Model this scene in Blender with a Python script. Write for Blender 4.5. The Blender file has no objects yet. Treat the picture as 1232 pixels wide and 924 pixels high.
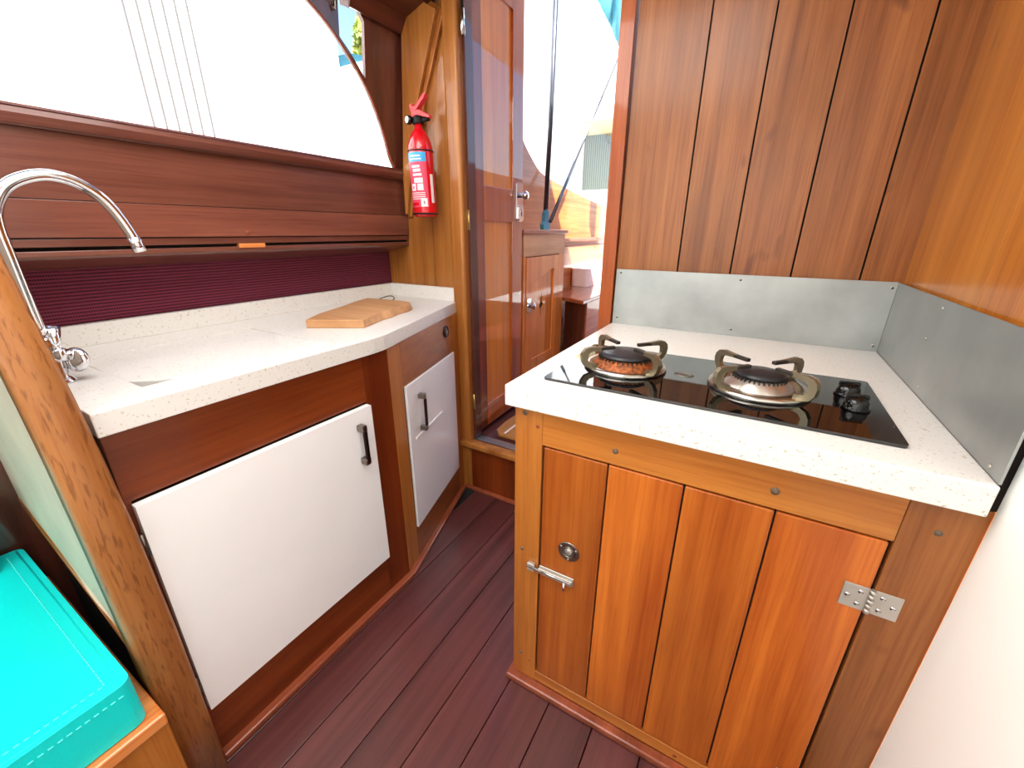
import bpy, math, random
from mathutils import Vector, Matrix
from mathutils.geometry import tessellate_polygon
random.seed(7)
SC = bpy.context.scene
COL = SC.collection
PI = math.pi

# ------------------------------------------------------------------ materials
def lin(h):
    h = h.lstrip('#'); o = []
    for i in (0, 2, 4):
        v = int(h[i:i+2], 16)/255
        o.append(v/12.92 if v <= .04045 else ((v+.055)/1.055)**2.4)
    return (*o, 1)

def newmat(name):
    m = bpy.data.materials.new(name); m.use_nodes = True
    nt = m.node_tree; b = nt.nodes['Principled BSDF']
    return m, nt, b

def plain(name, col, rough=.5, metal=0, coat=0, coat_rough=.05, ior=1.45, noise=0.06, nscale=30, bump=0, emit=None, spec=None):
    m, nt, b = newmat(name)
    c = lin(col) if isinstance(col, str) else col
    N = nt.nodes; L = nt.links
    tc = N.new('ShaderNodeTexCoord'); nz = N.new('ShaderNodeTexNoise')
    nz.inputs['Scale'].default_value = nscale; nz.inputs['Detail'].default_value = 4
    L.new(tc.outputs['Object'], nz.inputs['Vector'])
    rp = N.new('ShaderNodeValToRGB')
    rp.color_ramp.elements[0].position = .3; rp.color_ramp.elements[1].position = .7
    rp.color_ramp.elements[0].color = (*[x*(1-noise) for x in c[:3]], 1)
    rp.color_ramp.elements[1].color = (*[min(1, x*(1+noise)) for x in c[:3]], 1)
    L.new(nz.outputs['Fac'], rp.inputs['Fac']); L.new(rp.outputs['Color'], b.inputs['Base Color'])
    b.inputs['Roughness'].default_value = rough; b.inputs['Metallic'].default_value = metal
    b.inputs['Coat Weight'].default_value = coat; b.inputs['Coat Roughness'].default_value = coat_rough
    b.inputs['IOR'].default_value = ior
    if bump:
        bp = N.new('ShaderNodeBump'); bp.inputs['Strength'].default_value = bump; bp.inputs['Distance'].default_value = .002
        L.new(nz.outputs['Fac'], bp.inputs['Height']); L.new(bp.outputs['Normal'], b.inputs['Normal'])
    return m

def wood(name, light, dark, axis='z', rough=.35, coat=.5, coat_rough=.08, coat_ior=1.5, scale=1.0, figure=16,
         pore=.35, tonevar=.35, flecks=0, flame=0.0, knots=0):
    """varnished timber: streaky figure along the grain, fine pores, one tone per board"""
    m, nt, b = newmat(name); N = nt.nodes; L = nt.links
    tc = N.new('ShaderNodeTexCoord'); oi = N.new('ShaderNodeObjectInfo')
    at = N.new('ShaderNodeAttribute'); at.attribute_name = 'tone'
    ad = N.new('ShaderNodeMath'); ad.operation = 'MULTIPLY_ADD'
    L.new(oi.outputs['Random'], ad.inputs[0]); ad.inputs[1].default_value = 3.0
    mm = N.new('ShaderNodeMath'); mm.operation = 'MULTIPLY'; mm.inputs[1].default_value = 7.3
    L.new(at.outputs['Fac'], mm.inputs[0]); L.new(mm.outputs[0], ad.inputs[2])
    va = N.new('ShaderNodeVectorMath'); va.operation = 'ADD'
    L.new(tc.outputs['Object'], va.inputs[0]); L.new(ad.outputs[0], va.inputs[1])
    k = {'x': 0, 'y': 1, 'z': 2}[axis]
    def mapped(al, ac):
        mp = N.new('ShaderNodeMapping'); s = [ac]*3; s[k] = al
        mp.inputs['Scale'].default_value = s; L.new(va.outputs[0], mp.inputs['Vector']); return mp.outputs[0]
    n1 = N.new('ShaderNodeTexNoise'); n1.inputs['Scale'].default_value = figure*scale
    n1.inputs['Detail'].default_value = 6; n1.inputs['Roughness'].default_value = .62; n1.inputs['Distortion'].default_value = .12+flame
    L.new(mapped(.035, 1), n1.inputs['Vector'])
    n2 = N.new('ShaderNodeTexNoise'); n2.inputs['Scale'].default_value = 210*scale; n2.inputs['Detail'].default_value = 3
    L.new(mapped(.028, 1), n2.inputs['Vector'])
    n3 = N.new('ShaderNodeTexNoise'); n3.inputs['Scale'].default_value = 4*scale; n3.inputs['Detail'].default_value = 3
    L.new(mapped(.5, 1), n3.inputs['Vector'])
    rp = N.new('ShaderNodeValToRGB'); e = rp.color_ramp.elements
    e[0].position = .3; e[0].color = lin(dark); e[1].position = .7; e[1].color = lin(light)
    L.new(n1.outputs['Fac'], rp.inputs['Fac'])
    # broad patches
    r3 = N.new('ShaderNodeMapRange'); r3.inputs[1].default_value = .3; r3.inputs[2].default_value = .7
    r3.inputs[3].default_value = .85; r3.inputs[4].default_value = 1.12
    L.new(n3.outputs['Fac'], r3.inputs[0])
    r2 = N.new('ShaderNodeMapRange'); r2.inputs[1].default_value = .34; r2.inputs[2].default_value = .52
    r2.inputs[3].default_value = pore*.9; r2.inputs[4].default_value = 0.0
    L.new(n2.outputs['Fac'], r2.inputs[0])
    tn = N.new('ShaderNodeMapRange'); tn.inputs[3].default_value = 1-tonevar; tn.inputs[4].default_value = 1+tonevar
    L.new(at.outputs['Fac'], tn.inputs[0])
    m1 = N.new('ShaderNodeMath'); m1.operation = 'MULTIPLY'; L.new(r3.outputs[0], m1.inputs[0]); m1.inputs[1].default_value = 1.0
    m2 = N.new('ShaderNodeMath'); m2.operation = 'MULTIPLY'; L.new(m1.outputs[0], m2.inputs[0]); L.new(tn.outputs[0], m2.inputs[1])
    vm = N.new('ShaderNodeVectorMath'); vm.operation = 'SCALE'
    L.new(rp.outputs['Color'], vm.inputs[0]); L.new(m2.outputs[0], vm.inputs['Scale'])
    px = N.new('ShaderNodeMix'); px.data_type = 'RGBA'; px.blend_type = 'MULTIPLY'; L.new(r2.outputs[0], px.inputs[0])
    L.new(vm.outputs[0], px.inputs[6]); px.inputs[7].default_value = (.62, .36, .25, 1)
    last = px.outputs[2]
    if flecks:
        n4 = N.new('ShaderNodeTexNoise'); n4.inputs['Scale'].default_value = 190; n4.inputs['Detail'].default_value = 2
        L.new(mapped(.12, 1), n4.inputs['Vector'])
        r4 = N.new('ShaderNodeMapRange'); r4.inputs[1].default_value = .56; r4.inputs[2].default_value = .66
        r4.inputs[3].default_value = 0; r4.inputs[4].default_value = flecks
        L.new(n4.outputs['Fac'], r4.inputs[0])
        mx = N.new('ShaderNodeMix'); mx.data_type = 'RGBA'; L.new(r4.outputs[0], mx.inputs[0])
        L.new(last, mx.inputs[6]); mx.inputs[7].default_value = lin('#4a220e'); last = mx.outputs[2]
    if knots:
        n5 = N.new('ShaderNodeTexNoise'); n5.inputs['Scale'].default_value = 15; n5.inputs['Detail'].default_value = 1
        L.new(mapped(.55, 1), n5.inputs['Vector'])
        r5 = N.new('ShaderNodeMapRange'); r5.inputs[1].default_value = .70; r5.inputs[2].default_value = .78
        r5.inputs[3].default_value = 0; r5.inputs[4].default_value = knots
        L.new(n5.outputs['Fac'], r5.inputs[0])
        mk = N.new('ShaderNodeMix'); mk.data_type = 'RGBA'; L.new(r5.outputs[0], mk.inputs[0])
        L.new(last, mk.inputs[6]); mk.inputs[7].default_value = lin('#5a2810'); last = mk.outputs[2]
    L.new(last, b.inputs['Base Color'])
    b.inputs['Roughness'].default_value = rough; b.inputs['Specular IOR Level'].default_value = .25
    b.inputs['Coat Weight'].default_value = coat; b.inputs['Coat Roughness'].default_value = coat_rough
    b.inputs['Coat IOR'].default_value = coat_ior
    bp = N.new('ShaderNodeBump'); bp.inputs['Strength'].default_value = .12; bp.inputs['Distance'].default_value = .0006
    L.new(n2.outputs['Fac'], bp.inputs['Height']); L.new(bp.outputs['Normal'], b.inputs['Normal'])
    return m

def quartz(name):
    m, nt, b = newmat(name); N = nt.nodes; L = nt.links
    tc = N.new('ShaderNodeTexCoord')
    def spots(scale, lo, hi):
        v = N.new('ShaderNodeTexNoise'); v.inputs['Scale'].default_value = scale; v.inputs['Detail'].default_value = 2
        L.new(tc.outputs['Object'], v.inputs['Vector'])
        r = N.new('ShaderNodeMapRange'); r.inputs[1].default_value = lo; r.inputs[2].default_value = hi
        L.new(v.outputs['Fac'], r.inputs[0]); return r.outputs[0]
    mx = N.new('ShaderNodeMix'); mx.data_type = 'RGBA'; L.new(spots(190, .62, .70), mx.inputs[0])
    mx.inputs[6].default_value = lin('#e4e1dc'); mx.inputs[7].default_value = lin('#c4bba9')
    m2 = N.new('ShaderNodeMix'); m2.data_type = 'RGBA'; L.new(spots(70, .71, .76), m2.inputs[0])
    L.new(mx.outputs[2], m2.inputs[6]); m2.inputs[7].default_value = lin('#c2b49c')
    L.new(m2.outputs[2], b.inputs['Base Color'])
    b.inputs['Roughness'].default_value = .28
    return m

def fabric(name):
    m, nt, b = newmat(name); N = nt.nodes; L = nt.links
    tc = N.new('ShaderNodeTexCoord')
    w = N.new('ShaderNodeTexWave'); w.bands_direction = 'Z'; w.inputs['Scale'].default_value = 36
    w.inputs['Distortion'].default_value = .4; w.inputs['Detail'].default_value = 2; w.inputs['Detail Scale'].default_value = 8
    L.new(tc.outputs['Object'], w.inputs['Vector'])
    w2 = N.new('ShaderNodeTexWave'); w2.bands_direction = 'Y'; w2.inputs['Scale'].default_value = 60; w2.inputs['Distortion'].default_value = 1.5
    L.new(tc.outputs['Object'], w2.inputs['Vector'])
    ad = N.new('ShaderNodeMath'); ad.operation = 'MULTIPLY_ADD'; L.new(w2.outputs['Fac'], ad.inputs[0]); ad.inputs[1].default_value = .3
    L.new(w.outputs['Fac'], ad.inputs[2])
    rp = N.new('ShaderNodeValToRGB'); e = rp.color_ramp.elements
    e[0].position = .1; e[0].color = lin('#3d0e1c'); e[1].position = .95; e[1].color = lin('#7e2c42')
    L.new(ad.outputs[0], rp.inputs['Fac']); L.new(rp.outputs['Color'], b.inputs['Base Color'])
    b.inputs['Roughness'].default_value = .95
    bp = N.new('ShaderNodeBump'); bp.inputs['Strength'].default_value = .6; bp.inputs['Distance'].default_value = .003
    L.new(ad.outputs[0], bp.inputs['Height']); L.new(bp.outputs['Normal'], b.inputs['Normal'])
    return m

def brushed(name, col, rough=.35, metal=.85):
    m, nt, b = newmat(name); N = nt.nodes; L = nt.links
    tc = N.new('ShaderNodeTexCoord')
    n = N.new('ShaderNodeTexNoise'); n.inputs['Scale'].default_value = 7; n.inputs['Detail'].default_value = 8
    L.new(tc.outputs['Object'], n.inputs['Vector'])
    rp = N.new('ShaderNodeValToRGB'); e = rp.color_ramp.elements; c = lin(col)
    e[0].position = .3; e[0].color = (*[x*.7 for x in c[:3]], 1); e[1].position = .7; e[1].color = c
    L.new(n.outputs['Fac'], rp.inputs['Fac']); L.new(rp.outputs['Color'], b.inputs['Base Color'])
    mr = N.new('ShaderNodeMapRange'); mr.inputs[3].default_value = rough-.08; mr.inputs[4].default_value = rough+.12
    L.new(n.outputs['Fac'], mr.inputs[0]); L.new(mr.outputs[0], b.inputs['Roughness'])
    b.inputs['Metallic'].default_value = metal
    return m

def glass(name, spots=False, tint=(1, 1, 1, 1)):
    m = bpy.data.materials.new(name); m.use_nodes = True; nt = m.node_tree; N = nt.nodes; L = nt.links
    N.remove(N['Principled BSDF'])
    t = N.new('ShaderNodeBsdfTransparent'); g = N.new('ShaderNodeBsdfGlossy'); g.inputs['Roughness'].default_value = .02
    t.inputs['Color'].default_value = tint
    lw = N.new('ShaderNodeLayerWeight'); lw.inputs['Blend'].default_value = .5
    pw = N.new('ShaderNodeMath'); pw.operation = 'POWER'; pw.inputs[1].default_value = 5; L.new(lw.outputs['Facing'], pw.inputs[0])
    f = N.new('ShaderNodeMath'); f.operation = 'MULTIPLY_ADD'; f.inputs[1].default_value = .6; f.inputs[2].default_value = .02; L.new(pw.outputs[0], f.inputs[0])
    mx = N.new('ShaderNodeMixShader'); L.new(f.outputs[0], mx.inputs[0]); L.new(t.outputs[0], mx.inputs[1]); L.new(g.outputs[0], mx.inputs[2])
    out = mx.outputs[0]
    if spots:   # dirt specks on the pane
        tc = N.new('ShaderNodeTexCoord'); n = N.new('ShaderNodeTexNoise'); n.inputs['Scale'].default_value = 38; n.inputs['Detail'].default_value = 3
        L.new(tc.outputs['Object'], n.inputs['Vector'])
        r = N.new('ShaderNodeMapRange'); r.inputs[1].default_value = .76; r.inputs[2].default_value = .79; L.new(n.outputs['Fac'], r.inputs[0])
        d = N.new('ShaderNodeBsdfDiffuse'); d.inputs['Color'].default_value = lin('#6b6257')
        m2 = N.new('ShaderNodeMixShader'); L.new(r.outputs[0], m2.inputs[0]); L.new(out, m2.inputs[1]); L.new(d.outputs[0], m2.inputs[2]); out = m2.outputs[0]
    L.new(out, N['Material Output'].inputs['Surface'])
    return m

def foliage(name):
    m, nt, b = newmat(name); N = nt.nodes; L = nt.links
    tc = N.new('ShaderNodeTexCoord'); n = N.new('ShaderNodeTexNoise'); n.inputs['Scale'].default_value = 3
    L.new(tc.outputs['Object'], n.inputs['Vector'])
    rp = N.new('ShaderNodeValToRGB'); e = rp.color_ramp.elements
    e[0].color = lin('#5f7a2c'); e[1].color = lin('#b9c05a'); e[0].position = .35; e[1].position = .65
    L.new(n.outputs['Fac'], rp.inputs['Fac']); L.new(rp.outputs['Color'], b.inputs['Base Color'])
    b.inputs['Roughness'].default_value = .7
    return m

def slats(name, c1, c2, dirn='Y', scale=6):
    m, nt, b = newmat(name); N = nt.nodes; L = nt.links
    tc = N.new('ShaderNodeTexCoord'); w = N.new('ShaderNodeTexWave'); w.bands_direction = dirn; w.inputs['Scale'].default_value = scale
    L.new(tc.outputs['Object'], w.inputs['Vector'])
    rp = N.new('ShaderNodeValToRGB'); e = rp.color_ramp.elements
    e[0].color = lin(c1); e[1].color = lin(c2); e[0].position = .2; e[1].position = .5
    L.new(w.outputs['Fac'], rp.inputs['Fac']); L.new(rp.outputs['Color'], b.inputs['Base Color'])
    b.inputs['Roughness'].default_value = .7
    return m

M = dict(
    stove_v=wood('stove_planks', '#cf742a', '#944010', 'z', tonevar=.22, coat=.4),
    stove_fx=wood('stove_frame_x', '#c9803a', '#a05a20', 'x', tonevar=.12, coat=.3),
    stove_fz=wood('stove_frame_z', '#c9803a', '#a05a20', 'z', tonevar=.12, coat=.3),
    back_v=wood('lining_planks', '#a86834', '#743e16', 'z', tonevar=.16, coat=.3, coat_rough=.2, figure=24, pore=.42, knots=.6),
    right_v=wood('side_lining', '#cc8232', '#a05818', 'z', tonevar=.1, coat=.35, coat_rough=.15, figure=12, knots=.6),
    bulk_v=wood('bulkhead_wood', '#b97a3a', '#8a4d1c', 'z', tonevar=.12, coat=.4, figure=18),
    red_z=wood('port_wood_z', '#8c3f17', '#5e210b', 'z', tonevar=.14, coat=.4),
    red_y=wood('port_wood_y', '#8c4119', '#63270d', 'y', tonevar=.14, coat=.4),
    ledge=wood('ledge_wood', '#7e4a3a', '#55291f', 'y', tonevar=.28, coat=.5, coat_rough=.2),
    dark_z=wood('dark_glossy_wood', '#6d3a2c', '#3c1c14', 'z', tonevar=.1, coat=.9, coat_rough=.05, coat_ior=1.6),
    dark_y=wood('dark_beam_wood', '#5d2a1f', '#3a1610', 'y', tonevar=.1, coat=.6),
    post=wood('post_wood', '#b87a44', '#8c5228', 'z', tonevar=.05, coat=.3, flecks=.45, figure=10),
    door_z=wood('door_wood', '#9c3c0c', '#6c2204', 'z', tonevar=.2, coat=1, coat_rough=.01, coat_ior=1.8),
    door_l=wood('door_frame_wood', '#c45f1c', '#94400e', 'z', tonevar=.12, coat=1, coat_rough=.01, coat_ior=1.8),
    post_r=wood('door_post_wood', '#b85e28', '#8a3c14', 'z', tonevar=.12, coat=.5),
    door_p=wood('door_panel_wood', '#f79a1e', '#cc700c', 'z', tonevar=.12, coat=1, coat_rough=.01, coat_ior=1.8),
    cock_z=wood('cockpit_wood', '#fcaa58', '#dc7424', 'z', tonevar=.12, coat=.8, coat_rough=.05),
    cock_y=wood('cockpit_wood_y', '#e09050', '#bc6024', 'y', tonevar=.14, coat=.8, coat_rough=.05, flame=1.5),
    seatw=wood('cockpit_seat_wood', '#b06a48', '#8c4428', 'y', tonevar=.12, coat=1, coat_rough=.06),
    floor=wood('floor_wood', '#6b3a38', '#472423', 'y', tonevar=.16, coat=.5, coat_rough=.22, figure=20, pore=.2),
    mould=wood('moulding_wood', '#a85a3c', '#7c3a22', 'y', tonevar=.1, coat=.4),
    board=wood('cutting_board_wood', '#cfa074', '#ab7a50', 'x', rough=.6, coat=0, tonevar=.05, figure=9, flame=1.5, pore=.15),
    teak=wood('sole_board_wood', '#c88a50', '#9c6230', 'y', rough=.5, coat=.2),
    quartz=quartz('speckled_worktop'),
    fabric=fabric('burgundy_lining'),
    white=plain('white_gloss_door', '#f7f6f7', rough=.22, noise=.015, nscale=6),
    cream=plain('cream_paint', '#fdfdf8', rough=.45, noise=.01, nscale=8),
    olive=plain('pale_green_paint', '#c8b8a4', rough=.7, noise=.12, nscale=7),
    steel=brushed('splash_steel', '#b4b8b6', rough=.38, metal=.8),
    hinge=brushed('hinge_steel', '#c9c4bb', rough=.35, metal=.7),
    chrome=plain('chrome', '#dcdcdf', rough=.06, metal=1, noise=.0),
    nickel=plain('satin_nickel', '#8f857d', rough=.28, metal=1, noise=.05),
    darkgrip=plain('dark_grip', '#3b2b28', rough=.2, metal=.8, noise=.05),
    brass=plain('brass', '#b8a066', rough=.3, metal=.9, noise=.1),
    alu=brushed('threshold_metal', '#b9b9b9', rough=.3, metal=.9),
    hob=plain('hob_glass', '#050506', rough=.03, noise=0, ior=1.75),
    cap=plain('burner_cap', '#26262a', rough=.38, noise=.1, nscale=60),
    crown=brushed('burner_crown', '#cfc6bd', rough=.25, metal=.9),
    rust=plain('burnt_crown', '#8a4a22', rough=.6, metal=.3, noise=.7, nscale=120, bump=.5),
    dish=brushed('drip_dish', '#c9c5bc', rough=.2, metal=1),
    grate=brushed('pan_support', '#9c9178', rough=.35, metal=.85),
    tip=plain('grate_tip', '#3a352e', rough=.5, metal=.4),
    black=plain('black_plastic', '#080808', rough=.12, noise=.0),
    blackm=plain('black_rubber', '#0c0c0c', rough=.6),
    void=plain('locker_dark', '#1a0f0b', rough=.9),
    teal=plain('turquoise_vinyl', '#06e2e0', rough=.42, noise=.03, nscale=400, bump=.12),
    thread=plain('pale_thread', '#6ff0ec', rough=.7),
    canvas=plain('teal_canvas', '#4f93a6', rough=.8, noise=.1),
    clampb=plain('blue_clamp', '#4fa3bd', rough=.5),
    seatc=plain('white_cushion', '#fbf7f6', rough=.6, noise=.02),
    red=plain('extinguisher_red', '#cf0d1a', rough=.16, noise=.02, coat=.6),
    redp=plain('red_plastic', '#d83a40', rough=.35, noise=.05),
    lblue=plain('label_blue', '#3aa3d8', rough=.35), lwhite=plain('label_white', '#e9e2e0', rough=.4),
    lpink=plain('label_pink', '#dc4460', rough=.4), 
    sinkw=plain('sink_white', '#a9a8a2', rough=.3),
    shed=plain('shed_white_paint', '#f4f4f2', rough=.7, noise=.02, nscale=1),
    groove=plain('shed_groove', '#5c5c5a', rough=.8),
    hullw=plain('hull_white', '#f6f6f4', rough=.35, noise=.01, nscale=1),
    clad=slats('grey_cladding', '#55594a', '#8c8f7c', 'X', 7),
    soffit=plain('cream_soffit', '#d9cfa6', rough=.6),
    leaf=foliage('leaves'), bark=plain('bark', '#5a4630', rough=.9),
    ground=plain('yard_concrete', '#b9b7b0', rough=.9, nscale=2),
    ceil=plain('ceiling_paint', '#f4efe6', rough=.5, noise=.01),
    glass=glass('window_glass', spots=True), glassc=glass('clear_glass'),
    pole=plain('pale_metal', '#646973', rough=.3, metal=.85),
    plug=plain('plug_wood', '#6b5a48', rough=.6),
    twine=plain('twine', '#5a4a3a', rough=.9),
)

# ------------------------------------------------------------------ mesh building
class MB:
    """collects shapes in world coordinates and links them as ONE mesh object"""
    def __init__(s): s.v = []; s.f = []; s.t = []; s.sm = []; s.mi = []; s.mats = []
    def add(s, vs, fs, tone=None, smooth=False, mat=None):
        if tone is None: tone = random.random()
        o = len(s.v); s.v += [Vector(p) for p in vs]
        if mat is not None and mat not in s.mats: s.mats.append(mat)
        for f in fs:
            s.f.append([i+o for i in f]); s.t.append(tone); s.sm.append(smooth); s.mi.append(mat)
        return s
    def box(s, a, b, tone=None, mat=None):
        x0, y0, z0 = [min(p, q) for p, q in zip(a, b)]; x1, y1, z1 = [max(p, q) for p, q in zip(a, b)]
        vs = [(x0,y0,z0),(x1,y0,z0),(x1,y1,z0),(x0,y1,z0),(x0,y0,z1),(x1,y0,z1),(x1,y1,z1),(x0,y1,z1)]
        return s.add(vs, [(0,3,2,1),(4,5,6,7),(0,1,5,4),(1,2,6,5),(2,3,7,6),(3,0,4,7)], tone, False, mat)
    def obox(s, P, U, V, W, tone=None, mat=None):
        """box from corner P spanned by U, V, W"""
        P, U, V, W = map(Vector, (P, U, V, W))
        if U.cross(V).dot(W) < 0: U, V = V, U
        vs = [P, P+U, P+U+V, P+V, P+W, P+U+W, P+U+V+W, P+V+W]
        return s.add(vs, [(0,3,2,1),(4,5,6,7),(0,1,5,4),(1,2,6,5),(2,3,7,6),(3,0,4,7)], tone, False, mat)
    def prism(s, poly, f, d, holes=(), tone=None, mat=None, smooth_side=False):
        """poly: 2d points; f(u, v) -> 3d; extruded by vector d"""
        d = Vector(d); loops = [list(poly)] + [list(h) for h in holes]
        flat = [p for l in loops for p in l]
        tris = tessellate_polygon([[Vector((p[0], p[1], 0)) for p in l] for l in loops])
        n = len(flat); V0 = [Vector(f(*p)) for p in flat]; V1 = [p+d for p in V0]
        if tone is None: tone = random.random()
        fs = []
        for t in tris:
            a, b_, c = t
            nrm = (V0[b_]-V0[a]).cross(V0[c]-V0[a])
            if nrm.dot(d) > 0: a, c = c, a
            fs.append((a, b_, c)); fs.append((c+n, b_+n, a+n))
        s.add(V0+V1, fs, tone, False, mat)
        o = 0; base = len(s.v)-2*n
        for l in loops:
            k = len(l)
            for i in range(k):
                j = (i+1) % k
                s.f.append([base+o+i, base+o+j, base+o+j+n, base+o+i+n]); s.t.append(tone); s.sm.append(smooth_side); s.mi.append(mat)
            o += k
        return s
    def tube(s, pts, r, seg=16, tone=None, mat=None, cap=True, closed=False):
        pts = [Vector(p) for p in pts]; n = len(pts); R = r if isinstance(r, (list, tuple)) else [r]*n
        rings = []; up = None
        for i, p in enumerate(pts):
            if closed: t = (pts[(i+1) % n]-pts[i-1]).normalized()
            else: t = (pts[min(i+1, n-1)]-pts[max(i-1, 0)]).normalized()
            if up is None:
                up = Vector((0, 0, 1)) if abs(t.z) < .9 else Vector((1, 0, 0))
            a = (up - t*up.dot(t)).normalized(); b_ = t.cross(a); up = a
            rings.append([p + (a*math.cos(q*2*PI/seg)+b_*math.sin(q*2*PI/seg))*R[i] for q in range(seg)])
        vs = [v for g in rings for v in g]; fs = []
        m = n if closed else n-1
        for i in range(m):
            for q in range(seg):
                q2 = (q+1) % seg; i2 = (i+1) % n
                fs.append((i*seg+q, i*seg+q2, i2*seg+q2, i2*seg+q))
        s.add(vs, fs, tone, True, mat)
        if cap and not closed:
            b0 = len(s.v)-n*seg
            for ring, rev in ((0, True), (n-1, False)):
                idx = [b0+ring*seg+q for q in range(seg)]
                if rev: idx.reverse()
                s.f.append(idx); s.t.append(0.5); s.sm.append(False); s.mi.append(mat)
        return s
    def lathe(s, prof, C, axis=(0, 0, 1), seg=40, tone=None, mat=None, smooth=True):
        """prof: (radius, height) pairs"""
        ax = Vector(axis).normalized(); q = ax.to_track_quat('Z', 'Y').to_matrix(); C = Vector(C)
        vs = []; fs = []
        for r, h in prof:
            for i in range(seg):
                a = 2*PI*i/seg; vs.append(C + q @ Vector((r*math.cos(a), r*math.sin(a), h)))
        for k in range(len(prof)-1):
            for i in range(seg):
                j = (i+1) % seg; fs.append((k*seg+i, k*seg+j, (k+1)*seg+j, (k+1)*seg+i))
        if prof[0][0] > 1e-6: fs.append(tuple(reversed(range(seg))))
        if prof[-1][0] > 1e-6: fs.append(tuple((len(prof)-1)*seg+i for i in range(seg)))
        return s.add(vs, fs, tone, smooth, mat)
    def build(s, name, mat=None, parent=None, bevel=0, seg=2, subsurf=0, angle=40):
        off = Vector((0, 0, 0)); p = parent
        while p: off += p.location; p = p.parent
        me = bpy.data.meshes.new(name)
        me.from_pydata([v-off for v in s.v], [], s.f)
        mats = []
        for m_ in s.mi:
            mm = m_ if m_ is not None else mat
            if mm not in mats: mats.append(mm)
        for m_ in mats: me.materials.append(M[m_])
        at = me.attributes.new('tone', 'FLOAT', 'FACE')
        for i, (t, sm, mi) in enumerate(zip(s.t, s.sm, s.mi)):
            at.data[i].value = t; me.polygons[i].use_smooth = sm
            me.polygons[i].material_index = mats.index(mi if mi is not None else mat)
        me.validate(); me.update()
        o = bpy.data.objects.new(name, me); COL.objects.link(o)
        if parent: o.parent = parent
        if bevel:
            b = o.modifiers.new('bevel', 'BEVEL'); b.width = bevel; b.segments = seg; b.limit_method = 'ANGLE'
            b.angle_limit = math.radians(angle)
        if subsurf:
            u = o.modifiers.new('sub', 'SUBSURF'); u.levels = u.render_levels = subsurf
        return o

def tag(o, label=None, cat=None, group=None, kind=None):
    if label: o['label'] = label
    if cat: o['category'] = cat
    if group: o['group'] = group
    if kind: o['kind'] = kind
    return o
def thing(name, label, cat, loc, group=None):
    o = bpy.data.objects.new(name, None); COL.objects.link(o); o.location = loc; o.empty_display_size = .05
    return tag(o, label, cat, group)
def struct(o, label=None, cat=None):
    return tag(o, label, cat, kind='structure')
def smooth_pts(pts, k=6):
    """Catmull-Rom through the points"""
    P = [Vector(p) for p in pts]; out = []
    for i in range(len(P)-1):
        a = P[max(i-1, 0)]; b = P[i]; c = P[i+1]; d = P[min(i+2, len(P)-1)]
        for j in range(k):
            t = j/k
            out.append(.5*((2*b)+(c-a)*t+(2*a-5*b+4*c-d)*t*t+(-a+3*b-3*c+d)*t**3))
    out.append(P[-1]); return out
def rrect(x0, y0, x1, y1, r, n=5):
    o = []
    for cx, cy, a in ((x1-r, y1-r, 0), (x0+r, y1-r, 90), (x0+r, y0+r, 180), (x1-r, y0+r, 270)):
        for i in range(n+1):
            t = math.radians(a+90*i/n); o.append((cx+r*math.cos(t), cy+r*math.sin(t)))
    return o

# ================================================================== camera
CAMZ = 1.20625
F, PITCH, YAW, ROLL = 496.444645, .354873904, .525377906, .00415773397
cy_, sy_ = math.cos(YAW), math.sin(YAW)
f0 = Vector((-sy_, cy_, 0)); r_ = Vector((cy_, sy_, 0)); u_ = Vector((0, 0, 1))
fw = f0*math.cos(PITCH)-u_*math.sin(PITCH); up = u_*math.cos(PITCH)+f0*math.sin(PITCH)
r2 = r_*math.cos(ROLL)+up*math.sin(ROLL); up2 = up*math.cos(ROLL)-r_*math.sin(ROLL)
cam = bpy.data.cameras.new('camera'); co = bpy.data.objects.new('camera', cam); COL.objects.link(co)
cam.sensor_width = 36; cam.lens = F/1232*36; cam.clip_start = .02; cam.clip_end = 300
mt = Matrix((r2, up2, -fw)).transposed().to_4x4(); mt.translation = (0, 0, CAMZ); co.matrix_world = mt
SC.camera = co

# ================================================================== the cabin shell
# floor: dark planks running fore and aft
m = MB(); xs = [-.9+.1225*i for i in range(-1, 12)]
for i in range(len(xs)-1):
    m.box((xs[i]+.0012, -1.2, -.03), (xs[i+1]-.0012, 1.44, 0))
m.box((-1.55, -1.2, -.05), (.6, 1.5, -.031), mat='void')
struct(m.build('floor', 'floor', bevel=.0015), 'dark red-brown planked cabin floor', 'floor')

def wx(z): return -1.365+.105*(z-1.43)
# bulkhead, port part (behind the extinguisher)
m = MB(); sx = [-1.56, -1.46, -1.37, -1.228, -1.09]
for a, b in zip(sx[:-1], sx[1:]):
    if a < -1.4: m.box((a+.0008, 1.45, .0), (b-.0008, 1.475, 1.40)); continue
    m.prism([(a+.0008, 0), (b-.0008, 0), (b-.0008, 2.05), (max(a+.0008, wx(2.05)-.02), 2.05), (max(a+.0008, wx(1.40)-.02), 1.40), (a+.0008, 1.39)], lambda u, v: (u, 1.45, v), (0, .025, 0))
struct(m.build('wall_aft_port', 'bulk_v', bevel=.0015), 'honey wood bulkhead boards behind the red extinguisher', 'wall')
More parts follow.
